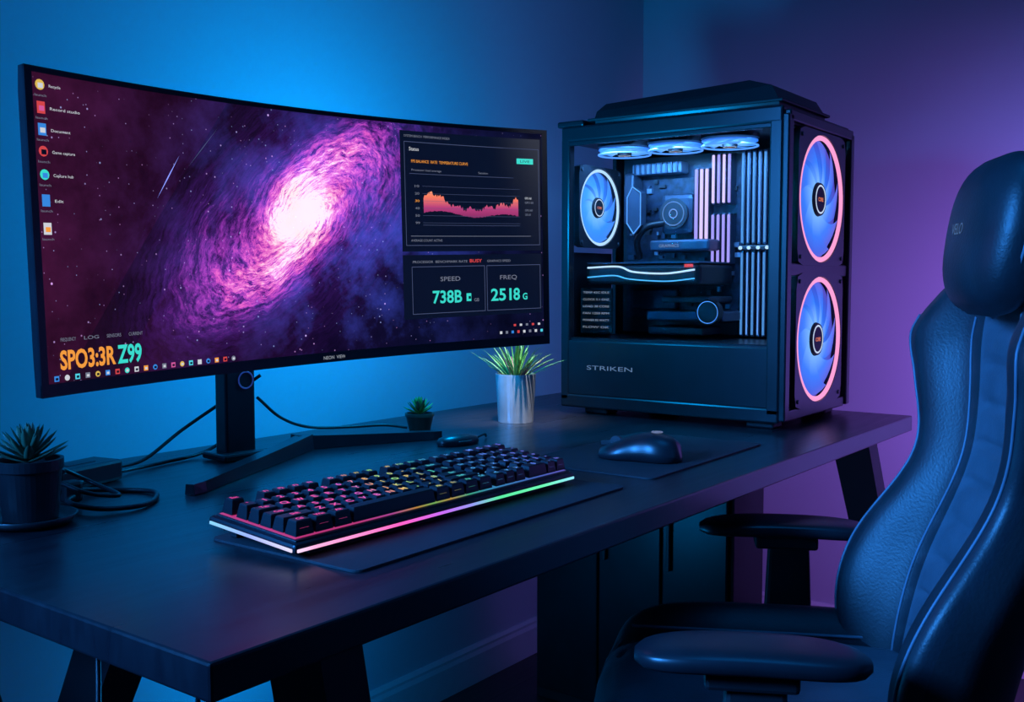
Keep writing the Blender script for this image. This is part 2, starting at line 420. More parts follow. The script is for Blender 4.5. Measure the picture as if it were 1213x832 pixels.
urect(.168,.236,.462,.346,PAN,.0021)
uframe(.186,.244,.340,.326,LN); uframe(.344,.244,.459,.326,LN)
utext(.188,.332,.0042,'PROCESSOR  BENCHMARK RATE',GR,w=.115); utext(.308,.332,.0058,'BUSY',RD,w=.026,bold=.02); utext(.345,.332,.0042,'GRAPHICS SPEED',GR,w=.05)
utext(.245,.300,.008,'SPEED',GR,w=.042); utext(.228,.262,.022,'738B',TE,w=.062,bold=.02); urect(.300,.263,.310,.277,TE); urect(.303,.267,.308,.272,PAN,.004); utext(.316,.262,.006,'GB',GR)
utext(.372,.300,.008,'FREQ',GR,w=.036); utext(.352,.262,.022,'251',TE,w=.044,bold=.02); utext(.400,.262,.022,'8',TE,w=.014,bold=.02); utext(.420,.262,.012,'G',TE,w=.010,bold=.02)
def streak(x0,z0,x1,z1,w,mat):
    d=Vector((x1-x0,z1-z0)).normalized(); nx,nz=-d.y*w,d.x*w
    ui.add([up(x0,z0),up((x0+x1)/2+nx,(z0+z1)/2+nz),up(x1,z1),up((x0+x1)/2-nx,(z0+z1)/2-nz)],[(0,1,2,3)],mat)
streak(-.288,.425,-.248,.486,.0009,STR)
streak(-.235,.47,-.18,.53,.0005,LN)
ui.obj('screen_interface',hd2)
lg=MB(); vs,fs,a,b_,c,d=glyphs('NEON  VIEW',.01); k=.0055/.72
lg.add([(-.0+(v[0]-a)*k,sy(0)-.0046,ZB+.005+v[1]*k) for v in vs],fs,LOGO); lg.obj('brand_label',hd2)
mb=MB(); LED=em('led_backlight',(.05,.40,1),3)
for z in (.25,.5): mb.box((0,sy(0)+.049,z),(.5,.004,.008),LED)
mb.obj('backlight_strip',hd2)
mb=MB()
px,py_=-.028,.265
mb.box((px,py_,.155),(.058,.034,.30),BLKS,.004)
mb.box((px,py_,.008),(.09,.07,.012),BLKS,.004)
mb.box((px+.01,(py_+.11)/2+.01,.36),(.06,.17,.05),BLKS,.006)
mb.box((px,py_,.33),(.058,.04,.12),BLKS,.006)
mb.box((0,.124,.36),(.12,.02,.12),BLK,.004)
mb.torus((px+.010,py_-.018,.135),.014,.0014,em('stand_cable_ring',(.02,.05,.35),.5),axis='Y',n=32,k=8,sq=.5)
def foot(p0,p1,p2):
    rings=[];P0,P1,P2=map(Vector,(p0,p1,p2)); n=24
    for i in range(n+1):
        t=i/n; p=P0*(1-t)**2+P1*2*t*(1-t)+P2*t*t; d=(P1-P0)*(1-t)+(P2-P1)*t; d.z=0; d.normalize(); s_=Vector((-d.y,d.x,0))
        w=.017-.004*t; h=.024-.012*t
        if t>.97: w*=.6
        rings.append([tuple(p+s_*w+Vector((0,0,.001-p.z))),tuple(p+s_*w*.8+Vector((0,0,h))),tuple(p-s_*w*.8+Vector((0,0,h))),tuple(p-s_*w+Vector((0,0,.001-p.z)))])
    mb.loft(rings,BLKS,smooth=False)
foot((.11,.255,.004),(.02,.20,.004),(-.245,.045,.004))
foot((.09,.26,.004),(.15,.255,.004),(.36,.165,.004))
mb.box((.03,.262,.008),(.16,.05,.013),BLKS,.004)
mb.obj('stand',mon)
mb=MB(); z=.004
mb.tube([(-.24,.27,.012),(-.17,.31,.012),(-.09,.33,.05),(-.02,.30,.10),(.02,.26,.14)],.003,RUB)
mb.tube([(-.25,.26,.006),(-.14,.30,z),(-.05,.32,.01),(.02,.31,.05)],.003,RUB)
mb.tube([(.02,.27,.10),(.09,.30,.055),(.16,.31,.03),(.24,.29,.024),(.30,.262,.024),(.345,.245,.016)],.0028,RUB)
mb.obj('cables',mon)
# ---------------------------------------------------------------- mats
PAD=pm('mouse_mat_cloth',(.016,.017,.022),.75,bump=.3,bscale=900)
def rpad(name,x0,x1,y0,y1,h,z=DZ):
    r=.012; pts=[]
    for cx,cy,a0 in ((x1-r,y1-r,0),(x0+r,y1-r,90),(x0+r,y0+r,180),(x1-r,y0+r,270)):
        for k in range(6):
            a=rad(a0+18*k); pts.append((cx+r*math.cos(a),cy+r*math.sin(a)))
    mb=MB(); o=empty(name,((x0+x1)/2,(y0+y1)/2,z)); cx,cy=(x0+x1)/2,(y0+y1)/2
    mb.loft([[(x-cx,y-cy,.0003) for x,y in pts],[(x-cx,y-cy,h*.8) for x,y in pts],[((x-cx)*.998,(y-cy)*.998,h) for x,y in pts]],PAD,smooth=False); mb.obj('cloth',o)
    return o
rpad('desk_mat',.748,1.300,.745,.985,.003)
rpad('mouse_pad',1.375,1.80,.742,1.0,.003)
# ---------------------------------------------------------------- keyboard
kb=empty('keyboard',(.734,.824,.7545),rad(-1.2))
KW,KD=.532,.150
kramp=[(0,(1,.07,.40)),(.20,(1,.09,.42)),(.30,(.80,.12,.60)),(.38,(1,.45,.10)),(.44,(.30,.85,.22)),(.50,(.95,.55,.12)),(.57,(.1,.75,.45)),(.66,(.08,.50,1)),(.85,(.12,.25,1)),(1,(.25,.20,1))]
KL=em_ramp('key_legend_glow','X',0,KW,kramp,.95)
KP=em_ramp('key_under_glow','X',0,KW,kramp,.45)
KST=em_ramp('edge_light_bar','X',0,KW,[(0,(.9,.75,1)),(.05,(1,.45,.75)),(.3,(1,.12,.55)),(.45,(.55,.15,.9)),(.55,(.3,.3,.9)),(.66,(.1,.8,.35)),(.85,(.15,.9,.45)),(1,(.3,.8,1))],1.1)
KSL=em_ramp('side_light_bar','Y',0,KD,[(0,(.85,.75,1)),(.5,(.35,.45,1)),(1,(.25,.7,1))],1.0)
KEY=pm('keycap',(.012,.011,.014),.30)
tilt=Matrix.Rotation(rad(4.5),4,'X')
mb=MB()
mb.box((KW/2,KD/2,.011),(KW,KD,.012),BLKS,.004,M=tilt)
mb.box((KW/2,KD/2,.0175),(KW-.012,KD-.012,.003),BLK,.001,M=tilt)
mb.box((KW/2,KD-.012,.004),(KW*.9,.012,.012),BLKM,.002)
mb.box((KW/2,.012,.002),(KW*.9,.012,.004),BLKM,.001)
mb.obj('body',kb)
mb=MB(); mb.box((KW/2,KD/2+.001,.0193),(KW-.018,KD-.02,.0006),KP,M=tilt); mb.obj('glow_plate',kb)
mb=MB(); mb.box((KW/2,-.0005,.0095),(KW-.006,.002,.0038),KST,.0008,M=tilt); mb.obj('front_light_bar',kb)
mb=MB(); mb.box((-.0005,KD/2,.0095),(.002,KD-.008,.0038),KSL,.0008,M=tilt); mb.box((KW+.0005,KD/2,.0095),(.002,KD-.008,.0038),KSL,.0008,M=tilt); mb.obj('side_light_bars',kb)
U=(KW-.018)/22.5; x0=.009; y0=.010
rows=[]
rows.append((0,[(1.25,'Ctl'),(1.25,'Win'),(1.25,'Alt'),(6.25,''),(1.25,'Alt'),(1.25,'Fn'),(1.25,'Ap'),(1.25,'Ctl'),(-.25,''),(1,'<'),(1,'v'),(1,'>'),(-.25,''),(2,'0'),(1,'.'),(1,'En')]))
rows.append((1,[(2.25,'Shft')]+[(1,c) for c in 'ZXCVBNM,./']+[(2.75,'Shift'),(-1.25,''),(1,'^'),(-1.25,''),(1,'1'),(1,'2'),(1,'3'),(1,'-')]))
rows.append((2,[(1.75,'Cap')]+[(1,c) for c in 'ASDFGHJKL;#']+[(2.25,'Ent'),(-.25,''),(1,'o'),(1,'i'),(1,'x'),(-.25,''),(1,'4'),(1,'5'),(1,'6'),(1,'+')]))
rows.append((3,[(1.5,'Tab')]+[(1,c) for c in 'QWERTYUIOP[]']+[(1.5,'\\'),(-.25,''),(1,'De'),(1,'En'),(1,'Pd'),(-.25,''),(1,'7'),(1,'8'),(1,'9'),(1,'+')]))
rows.append((4,[(1,c) for c in '`1234567890-=']+[(2,'Back'),(-.25,''),(1,'In'),(1,'Ho'),(1,'Pu'),(-.25,''),(1,'N'),(1,'/'),(1,'*'),(1,'-')]))
rows.append((5.25,[(1,'Esc'),(-1,'')]+[(1,'F%d'%i) for i in range(1,5)]+[(-.5,'')]+[(1,'F%d'%i) for i in range(5,9)]+[(-.5,'')]+[(1,'F%d'%i) for i in range(9,13)]+[(-.25,''),(1,'Pr'),(1,'Sc'),(1,'Pa'),(-.25,''),(1,'M'),(1,'C'),(1,'V'),(1,'S')]))
keys=MB(); leg_=MB(); V=(KD-.02)/6.25
for ry,ks in rows:
    x=x0; yy=y0+ry*V
    for w,l in ks:
        if w<0: x+=-w*U; continue
        kw=w*U-.0026; kd=V-.0026; cx=x+w*U/2; cy=yy+V/2; zb,zt=.0210,.0355+.0009*abs(ry-2)
        def rect(a,b_,z,sh=0): return [(cx-kw/2+a,cy-kd/2+a+sh,z),(cx+kw/2-a,cy-kd/2+a+sh,z),(cx+kw/2-a,cy+kd/2-a+sh,z),(cx-kw/2+a,cy+kd/2-a+sh,z)]
        keys.loft([rect(0,0,zb),rect(.0004,0,zb+.003),rect(.0024,0,zt-.0012,.0006),rect(.0033,0,zt,.0008)],KEY,smooth=False,M=tilt)
        if l:
            vs,fs,a,b_,c,d=glyphs(l,.02); gh=.0086 if len(l)==1 else .0056; k=gh/.72; kx=k*(1.2 if len(l)==1 else 1)
            if (b_-a)*kx>kw-.008: kx=(kw-.008)/(b_-a)
            ox=cx-(b_-a)*kx/2; oy=cy-gh/2+.0012
            leg_.add([(ox+(v[0]-a)*kx,oy+v[1]*k,zt+.0002) for v in vs],fs,KL,M=tilt)
            if w<=1.25:
                leg_.add([(cx-kw*.25,cy-kd/2+.0009,zb+.004),(cx+kw*.25,cy-kd/2+.0009,zb+.004),(cx+kw*.25,cy-kd/2+.0015,zb+.0082),(cx-kw*.25,cy-kd/2+.0015,zb+.0082)],[(0,1,2,3)],KP,M=tilt)
        x+=w*U
keys.obj('keycaps',kb); leg_.obj('key_legends',kb)
# ---------------------------------------------------------------- mouse
ms=empty('computer_mouse',(1.515,.842,.7535),rad(10))
mb=MB(); rings=[]; L=.146; n=28
MOU=pm('mouse_plastic',(.014,.015,.019),.34)
for i in range(n+1):
    t=i/n; y=-L/2+L*t
    e=max(1e-3,1-abs(2*t-1)**2.6)**(1/2.6)
    hw=e*(.037-.006*math.exp(-((t-.5)/.18)**2))
    hz=max(.002,(.046-.022*smooth01((t-.3)/.7))*e**.7)
    ring=[]
    for j in range(24):
        a=2*math.pi*j/24; cx=math.cos(a); sz=math.sin(a)
        X=hw*math.copysign(abs(cx)**.75,cx); Z=hz*max(0,sz)**.8 if sz>0 else 0.0
        if sz<=0: X*=.92
        ring.append((X,y,.001+Z))
    rings.append(ring)
mb.loft(rings,MOU)
mb.box((0,.030,.034),(.0025,.07,.008),BLKM,.001,M=Matrix.Rotation(rad(-10),4,'X'))
mb.cyl((0,.042,.027),.010,.010,.007,DARK,axis='X',n=20)
mb.obj('shell',ms)
mb=MB(); ml=em('mouse_logo',(.35,.45,.8),.35); mb.torus((0,-.030,.0475),.009,.0009,ml,n=32,k=6); mb.torus((0,-.030,.0475),.004,.0009,ml,n=20,k=6); mb.obj('logo',ms)
# ---------------------------------------------------------------- pc tower
pc=empty('gaming_pc_tower',(1.98,.785,.75))
CW,CD,CH=.40,.525,.655
CASE=pm('case_steel',(.010,.011,.015),.33,.2)
mb=MB()
for fx in (.03,CW-.06):
    for fy in (.05,CD-.08): mb.box((fx+.02,fy,.011),(.05,.06,.022),BLKM,.004)
mb.box((CW/2,CD/2,.030),(CW,CD,.030),CASE,.004)
mb.box((CW/2,CD/2,CH-.02),(CW,CD,.035),CASE,.005)
mb.box((CW-.006,CD/2,CH/2),(.012,CD-.01,CH-.06),CASE,.003)
mb.box((.008,CD/2,.106),(.012,CD-.02,.125),CASE,.003)
mb.box((CW/2,CD/2,.170),(CW-.02,CD-.02,.008),CASE,.002)
for y,w in ((.014,.028),(CD-.011,.022)):
    mb.box((.012,y,CH/2),(.024,w,CH-.06),CASE,.004)
    mb.box((CW-.014,y,CH/2),(.026,w,CH-.06),CASE,.004)
mb.box((.006,CD/2,CH-.041),(.010,CD-.03,.010),CASE,.002)
mb.box((CW/2,CD-.006,.11),(CW-.04,.010,.12),CASE); mb.box((CW*.78,CD-.006,.40),(CW*.42,.010,.46),CASE); mb.box((CW*.27,CD-.006,.26),(CW*.5,.010,.22),CASE)
lid=[]
for z,a,a1,b0,b1 in ((CH-.003,.010,.27,.012,.440),(CH+.010,.006,.27,.012,.440),(CH+.030,.012,.265,.030,.438),(CH+.048,.030,.25,.085,.425)):
    lid.append([(a,b0,z+.010*(b0<.2)*(z>CH+.02)),(a1,b0,z+.010*(z>CH+.02)),(a1,b1,z),(a,b1,z-.004*(z>CH+.02))])
mb.loft(lid,CASE,smooth=False)
mb.box((.14,.23,CH+.008),(.275,.455,.006),BLKM,.002)
mb.box((CW/2,CD-.02,CH+.004),(CW-.01,.07,.014),CASE,.004)
mb.obj('chassis',pc)
mb=MB()
mb.box((.014,-.006,CH/2),(.026,.014,CH-.04),CASE,.003); mb.box((CW-.012,-.006,CH/2),(.022,.014,CH-.04),CASE,.003)
mb.box((CW/2,-.006,CH-.022),(CW-.02,.014,.022),CASE,.003); mb.box((CW/2,-.003,.327),(CW-.05,.010,.026),CASE,.003); mb.box((CW/2,-.003,.028),(CW-.05,.010,.022),CASE,.003)
mb.obj('front_frame',pc)
def blade_mat(name,R_,c0,c1,c2,st):
    m,g,b=base(name); tc=g.n('ShaderNodeTexCoord'); sp=g.n('ShaderNodeSeparateXYZ'); g.lk(tc.outputs['Object'],sp.inputs[0])
    r=g.m('SQRT',g.m('ADD',g.m('MULTIPLY',sp.outputs[0],sp.outputs[0]),g.m('MULTIPLY',sp.outputs[1],sp.outputs[1])))
    g.lk(g.ramp(g.m('DIVIDE',r,R_,clamp=True),[(.2,c0),(.6,c1),(1,c2)]),b.inputs['Emission Color']); b.inputs['Emission Strength'].default_value=st
    b.inputs['Base Color'].default_value=(.03,.05,.1,1); return m
RP=em('fan_ring_pink',(1,.36,.66),1.0); RC=em('fan_ring_white',(.45,.70,1),1.1); RB=em('fan_ring_blue',(.08,.30,1),1.2)
HUBW=em('hub_ring_white',(.6,.75,.95),.9); HUBT=em('hub_label',(1,.25,.08),.8)
def fan(name,loc,rot,R_,ring,bm0,bm1,sq=True,zr=.002):
    o=MB()
    if sq:
        s_=R_*1.05
        n=48; out=[]
        inn=[(R_*math.cos(2*math.pi*i/n),R_*math.sin(2*math.pi*i/n)) for i in range(n)]
        for x,y in inn:
            k=s_/max(abs(x),abs(y)); X,Y=x*k,y*k
            lim=s_*1.9
            if abs(X)+abs(Y)>lim: q=lim/(abs(X)+abs(Y)); X*=q;Y*=q
            out.append((X,Y))
        z0,z1=-.012,.006
        r=[[(x,y,z0) for x,y in inn],[(x,y,z1) for x,y in inn],[(x,y,z1) for x,y in out],[(x,y,z0) for x,y in out],[(x,y,z0) for x,y in inn]]
        o.loft(r,BLK,cap=False,smooth=False)
        for sx in (-1,1):
            for sy_ in (-1,1): o.cyl((sx*s_*.88,sy_*s_*.88,.007),.005,.004,.004,DARK,n=10)
    else:
        o.cyl((0,0,-.012),R_*1.0,R_*1.0,.012,BLK,n=48)
    o.torus((0,0,zr),R_*.955,R_*.040,ring,n=64,k=8,sq=.8)
    o.cyl((0,0,-.013+(0 if sq else .012)),R_*.96,R_*.96,.003,bm1,n=48)
    nb=9; zo=0 if sq else .010
    for b_ in range(nb):
        a0=2*math.pi*b_/nb; vs=[];fs=[]
        for i in range(9):
            t=i/8; r=R_*(.20+.71*t); sweep=a0+.75*t
            wd=.62+.03*t
            for k in range(5):
                q=k/4-.5; ang=sweep+q*wd; z=-.005+zo+q*.008*min(1,t*2+.1)
                vs.append((r*math.cos(ang),r*math.sin(ang),z))
        for i in range(8):
            for k in range(4): fs.append((i*5+k,(i+1)*5+k,(i+1)*5+k+1,i*5+k+1))
        o.add(vs,fs,bm0,smooth=True)
    o.cyl((0,0,-.001+zo),R_*.27,R_*.255,.006,BLKM,n=36)
    o.torus((0,0,.002+zo),R_*.215,R_*.014,HUBW,n=40,k=6,sq=.5)
    vs,fs,a,b2,c,d=glyphs('CORE',.02); k=R_*.22/(b2-a)
    o.add([((v[0]-a)*k-R_*.11,(v[1]-.36)*k,.0025+zo) for v in vs],fs,HUBT)
    ob=o.obj(name,pc); ob.location=loc; ob.rotation_euler=rot; return ob
B0=blade_mat('front_blade',.134,(.22,.52,1),(.035,.20,.95),(.05,.08,.60),1.0); B1=blade_mat('front_diffuser',.134,(.15,.40,1),(.03,.15,.80),(.07,.05,.48),.9)
B2=blade_mat('rear_blade',.09,(.22,.55,1),(.04,.28,.95),(.04,.20,.8),1.0); B3=blade_mat('rear_diffuser',.09,(.12,.40,1),(.03,.19,.80),(.03,.12,.6),.9)
FR=rad(90)
fan('front_fan_upper',(CW/2+.004,-.004,.478),(FR,0,0),.135,RP,B0,B1)
fan('front_fan_lower',(CW/2+.004,-.004,.178),(FR,0,0),.135,RP,B0,B1)
fan('rear_fan',(.115,CD-.03,.476),(FR,0,0),.090,RC,B2,B3)
for i,y in enumerate((.160,.290,.420)):
    fan('top_fan_%d'%(i+1),(.105,y,CH-.052),(rad(180),0,0),.062,RB,B2,B3,sq=False,zr=.010)
mb=MB(); PCB=pm('motherboard_pcb',(.020,.030,.055),.45,var=.6,scale=60,bump=.4,bscale=120); MET=pm('brushed_heatsink',(.30,.36,.45),.35,.6); MET2=pm('dark_heatsink',(.07,.09,.13),.35,.5)
TX=.235
mb.box((TX+.01,CD/2,.39),(.006,CD-.05,.42),DARK)
mb.box((TX,.335,.395),(.006,.30,.36),PCB)
for i in range(90):
    y=random.uniform(.19,.47); z=random.uniform(.23,.57); mb.box((TX-.007,y,z),(.010,random.uniform(.004,.016),random.uniform(.004,.012)),random.choice([MET2,DARK,BLK,MET]))
mb.box((TX-.022,.385,.568),(.04,.13,.026),MET,.004)
for i in range(9): mb.box((TX-.044,.33+i*.0138,.568),(.004,.004,.024),MET2)
mb.box((TX-.026,.455,.50),(.046,.028,.12),MET2,.006)
mb.box((TX-.012,.24,.225),(.02,.10,.03),MET2,.004); mb.box((TX-.012,.40,.26),(.02,.12,.05),MET2,.005)
mb.box((TX-.02,.335,.46),(.03,.085,.095),MET2,.012); mb.cyl((TX-.042,.335,.46),.036,.032,.016,DARK,axis='X',n=36)
mb.torus((TX-.051,.335,.46),.027,.0014,em('pump_ring',(.20,.38,.8),.5),axis='X',n=36,k=6)
mb.torus((TX-.051,.335,.46),.010,.0014,em('pump_mark',(.3,.5,1),.6),axis='X',n=24,k=6)
mb.tube([(TX-.045,.36,.44),(TX-.06,.40,.43),(TX-.05,.43,.40),(TX-.02,.44,.36)],.008,RUB)
mb.obj('motherboard',pc)
mb=MB(); RAMP_=em('ram_lilac',(.78,.58,1),1.0); RAMV=em('ram_violet',(.42,.34,1),.9); RAMB=em('ram_blue',(.15,.4,1),.9); RAMC=em('ram_cyan',(.10,.36,.85),.7)
for i,y in enumerate((.258,.271,.284)):
    mb.box((TX-.018,y,.48),(.03,.007,.165),MET2,.001); mb.box((TX-.036,y,.48),(.006,.0072,.16),RAMP_ if i<2 else RAMV,.002)
for i,y in enumerate((.203,.216,.229,.242)):
    for z,h in ((.535,.115),(.40,.115)):
        mb.box((TX-.018,y,z),(.03,.006,h),MET2,.001); mb.box((TX-.036,y,z),(.006,.0060,h-.006),RAMP_ if (z>.5 and i%2) else RAMV,.002)
mb.obj('memory_modules',pc)
mb=MB()
for i in range(6):
    y=.108+i*.0132
    for z,h in ((.490,.21),(.275,.195)):
        mb.box((TX-.02,y,z),(.012,.010,h),MET2,.002); mb.box((TX-.027,y,z),(.003,.005 if i%2 else .003,h-.01),RAMC if i%2 else RAMB,.001)
mb.box((TX-.025,.14,.378),(.014,.085,.012),DARK,.003)
for y in (.112,.133,.155,.175): mb.cyl((TX-.034,y,.378),.004,.004,.004,RC,axis='X',n=12)
mb.obj('cable_combs',pc)
mb=MB(); hx=[(.0,-.055),(.018,-.03),(.018,.03),(.004,.055),(-.018,.04),(-.018,-.035)]
mb.loft([[(TX-.075,.425+a,.47+b_) for a,b_ in hx],[(TX-.05,.425+a,.47+b_) for a,b_ in hx]],MET2,smooth=False)
EDG=em('edge_glow_blue',(.10,.36,1),1.0)
for i in range(6):
    a,b_=hx[i],hx[(i+1)%6]; mb.tube([(TX-.077,.425+a[0],.47+a[1]),(TX-.077,.425+b_[0],.47+b_[1])],.0014,EDG,k=6)
mb.obj('io_cover',pc)
mb=MB()
mb.box((.135,.345,.318),(.17,.29,.046),BLK,.008); mb.box((.135,.345,.344),(.165,.285,.004),MET2,.001)
mb.box((.05,.345,.318),(.006,.27,.034),DARK,.003)
GW=em('gpu_light_white',(.5,.75,1),1.1); GC=em('gpu_light_cyan',(.08,.50,1),1.1)
mb.tube([(.044,.480,.334),(.044,.40,.336),(.044,.36,.324),(.044,.28,.320),(.044,.21,.328)],.0022,GW,k=6)
mb.tube([(.044,.480,.312),(.044,.41,.316),(.044,.37,.308),(.044,.28,.303),(.044,.21,.309)],.0015,GC,k=6)
mb.box((.046,.225,.337),(.003,.02,.007),RD)
mb.box((.19,.30,.385),(.09,.15,.026),MET2,.005)
vs,fs,a,b_,c,d=glyphs('GRAPHICS',.0); mb.add([(.144,.350-(v[0]-a)*.011,.381+v[1]*.010) for v in vs],fs,LOGO)
mb.box((.17,.27,.225),(.11,.19,.022),MET2,.004); mb.box((.18,.30,.19),(.10,.14,.018),DARK,.004); mb.box((.16,.26,.262),(.12,.12,.014),DARK,.004)
mb.cyl((.10,.20,.235),.028,.028,.02,BLK,axis='X',n=28); mb.torus((.089,.20,.235),.024,.0007,EDG,axis='X',n=28,k=6)
mb.obj('graphics_card',pc)
mb=MB()
mb.box((.06,.465,.235),(.006,.085,.105),BLKM,.002)
for i in range(6):
    vs,fs,a,b_,c,d=glyphs(('TEMP 42C IDLE','CLOCK 5.1 GHZ','LOAD 38 CORE','FAN 1200 RPM','POWER 85 WATT','FLOW OK')[i],.0); k=.070/(b_-a)
    mb.add([(.0565,.500-(v[0]-a)*k,.275-i*.016+v[1]*.007) for v in vs],fs,LOGO)
mb.obj('status_display',pc)
mb=MB(); vs,fs,a,b_,c,d=glyphs('STRIKEN',.0); k=.118/(b_-a)
mb.add([(.0015,.455-(v[0]-a)*k,.103+v[1]*.014) for v in vs],fs,em('case_logo',(.20,.32,.55),.5)); mb.obj('case_badge',pc)
gm_,g,b=base('smoked_glass'); b.inputs['Base Color'].default_value=(.95,.97,1,1); b.inputs['Roughness'].default_value=.02
b.inputs['Transmission Weight'].default_value=1; b.inputs['IOR'].default_value=1.02; b.inputs['Specular IOR Level'].default_value=.4
mb=MB(); mb.box((.004,CD/2,.392),(.003,CD-.05,.434),gm_); mb.obj('glass_panel',pc)
# ---------------------------------------------------------------- plants
LEAF=pm('succulent_leaf',(.055,.14,.08),.45,var=.5,scale=30); LEAF2=pm('grass_leaf',(.18,.38,.08),.45,var=.6,scale=25); LEAFR=pm('brown_leaf',(.28,.12,.08),.5,var=.4)
SOIL=pm('soil',(.02,.015,.012),.9,bump=.8,bscale=120)
def leaf(mb,base_,az,el,L,w,mat,curl=.3,th=.15):
    n=8; e=el;p=Vector(base_); d=Vector((math.cos(az),math.sin(az),0)); side=Vector((-d.y,d.x,0)); rings=[]
    for i in range(n+1):
        t=i/n; ww=w*((1-t)**.7*(.55+1.2*t)); ww=max(ww,w*.01)
        dirv=d*math.cos(e)+Vector((0,0,math.sin(e))); nrm=side.cross(dirv)
        rings.append([tuple(p+side*ww/2),tuple(p-nrm*ww*th),tuple(p-side*ww/2),tuple(p+nrm*ww*(th*.5))])
        p=p+dirv*L/n; e-=curl/n
    mb.loft(rings,mat,smooth=True)
def pot(name,loc,r0,r1,h,mat,saucer=None):
    e=empty(name,loc); mb=MB(); z0=.008 if saucer else .0005
    n=40; prof=[(r0*.3,z0),(r0,z0),(r1,z0+h*.82),(r1*1.06,z0+h*.83),(r1*1.06,z0+h),(r1*.94,z0+h),(r1*.92,z0+h*.88),(.001,z0+h*.88)]
    if mat is POTS: prof=[(r0*.3,z0),(r0,z0),(r1,z0+h*.98),(r1,z0+h),(r1*.95,z0+h),(r1*.93,z0+h*.97),(r1*.92,z0+h*.9),(.001,z0+h*.9)]
    mb.loft([[(r*math.cos(2*math.pi*j/n),r*math.sin(2*math.pi*j/n),z) for j in range(n)] for r,z in prof],mat,cap=True,smooth=False,matf=lambda i,j: SOIL if i==6 else mat)
    if saucer:
        prof=[(.001,.0005),(saucer*.85,.0005),(saucer,.012),(saucer*.94,.012),(saucer*.82,.006),(.001,.006)]
        mb.loft([[(r*math.cos(2*math.pi*j/n),r*math.sin(2*math.pi*j/n),z) for j in range(n)] for r,z in prof],mat,cap=False)
    mb.obj('pot',e); return e,z0+h*.88
POTB=pm('dark_ceramic',(.02,.021,.026),.4); POTS=pm('brushed_silver',(.80,.80,.82),.34,.8,bump=.1)
e,zt=pot('potted_succulent',(.668,1.232,DZ),.032,.038,.074,POTB,.055)
mb=MB()
for k in range(34):
    t=k/34; az=k*2.399; el=rad(10+70*t); L=.055*(1-.35*t); leaf(mb,(0,0,zt+.004+.014*t),az,el,L,.018*(1-.3*t),LEAF,curl=-.25,th=.22)
mb.obj('rosette',e)
e,zt=pot('potted_grass',(1.79,1.30,DZ),.038,.0435,.104,POTS)
mb=MB()
for k in range(70):
    az=random.uniform(0,6.283); t=random.random(); el=rad(35+50*t); L=random.uniform(.060,.105); r=.022*(1-t)
    leaf(mb,(r*math.cos(az),r*math.sin(az),zt),az,el,L,.0085,LEAF2 if random.random()<.85 else LEAFR,curl=random.uniform(.1,.7),th=.12)
mb.obj('blades',e)
e,zt=pot('mini_potted_cactus',(1.562,1.375,DZ),.021,.028,.036,pm('brown_ceramic',(.10,.045,.03),.4))
mb=MB()
for k in range(26):
    t=k/26; az=k*2.399; leaf(mb,(0,0,zt+.002+.01*t),az,rad(15+65*t),.038*(1-.3*t),.013,LEAF2 if k%3 else LEAFR,curl=-.3,th=.25)
mb.obj('rosette',e)
# ---------------------------------------------------------------- cables and gadgets
ca=empty('cable_coil',(.80,1.26,DZ)); mb=MB(); z=.004
mb.tube([(-.06,.05,z+.02),(-.03,.07,z+.01),(.04,.06,z),(.065,0,z),(.01,-.06,z),(-.05,-.05,z+.003),(-.06,.01,z+.006),(-.02,.05,z+.006)],.0035,RUB)
mb.tube([(-.06,.02,z+.045),(-.035,.06,z+.04),(.0,.05,z+.018),(-.01,-.03,z+.012),(-.05,-.02,z+.02),(-.06,.03,z+.03)],.003,RUB)
mb.tube([(-.03,.04,z+.01),(-.01,.085,z+.01),(.02,.10,z+.012)],.003,RUB)
mb.box((-.035,.045,.016),(.026,.022,.030),BLKM,.005)
mb.obj('cables',ca)
pb=empty('power_adapter',(.838,1.410,DZ),rad(12)); mb=MB(); mb.box((0,0,.017),(.12,.06,.032),BLK,.005); mb.box((0,0,.0334),(.05,.02,.001),DARK); mb.cyl((-.063,0,.012),.006,.004,.02,RUB,axis='X',n=12); mb.obj('brick',pb)
hb=empty('usb_hub',(1.470,1.200,DZ),rad(-14)); mb=MB()
mb.loft([[((.046*s_)*math.cos(2*math.pi*j/28),(.024*s_)*math.sin(2*math.pi*j/28),zz) for j in range(28)] for s_,zz in ((.95,.0005),(1,.006),(.9,.014),(.5,.019),(.05,.020))],BLK); mb.box((.0,-.021,.008),(.03,.008,.004),DARK,.001)
mb.tube([(.04,.0,.008),(.07,.01,.012),(.09,.03,.004)],.002,RUB); mb.obj('body',hb)
hc=empty('hanging_cables',(0,0,0)); mb=MB()
mb.tube([(.49,1.02,.756),(.475,1.00,.72),(.49,.96,.62),(.48,.95,.45),(.50,.93,.2)],.0028,RUB)
mb.tube([(.60,.98,.71),(.56,.92,.60),(.53,.90,.45),(.55,.9,.1)],.0028,RUB)
mb.tube([(.62,.82,.715),(.60,.82,.60),(.60,.84,.3)],.0025,RUB); mb.tube([(.82,.88,.715),(.81,.88,.60),(.82,.92,.3)],.0025,RUB)
mb.obj('cables',hc)
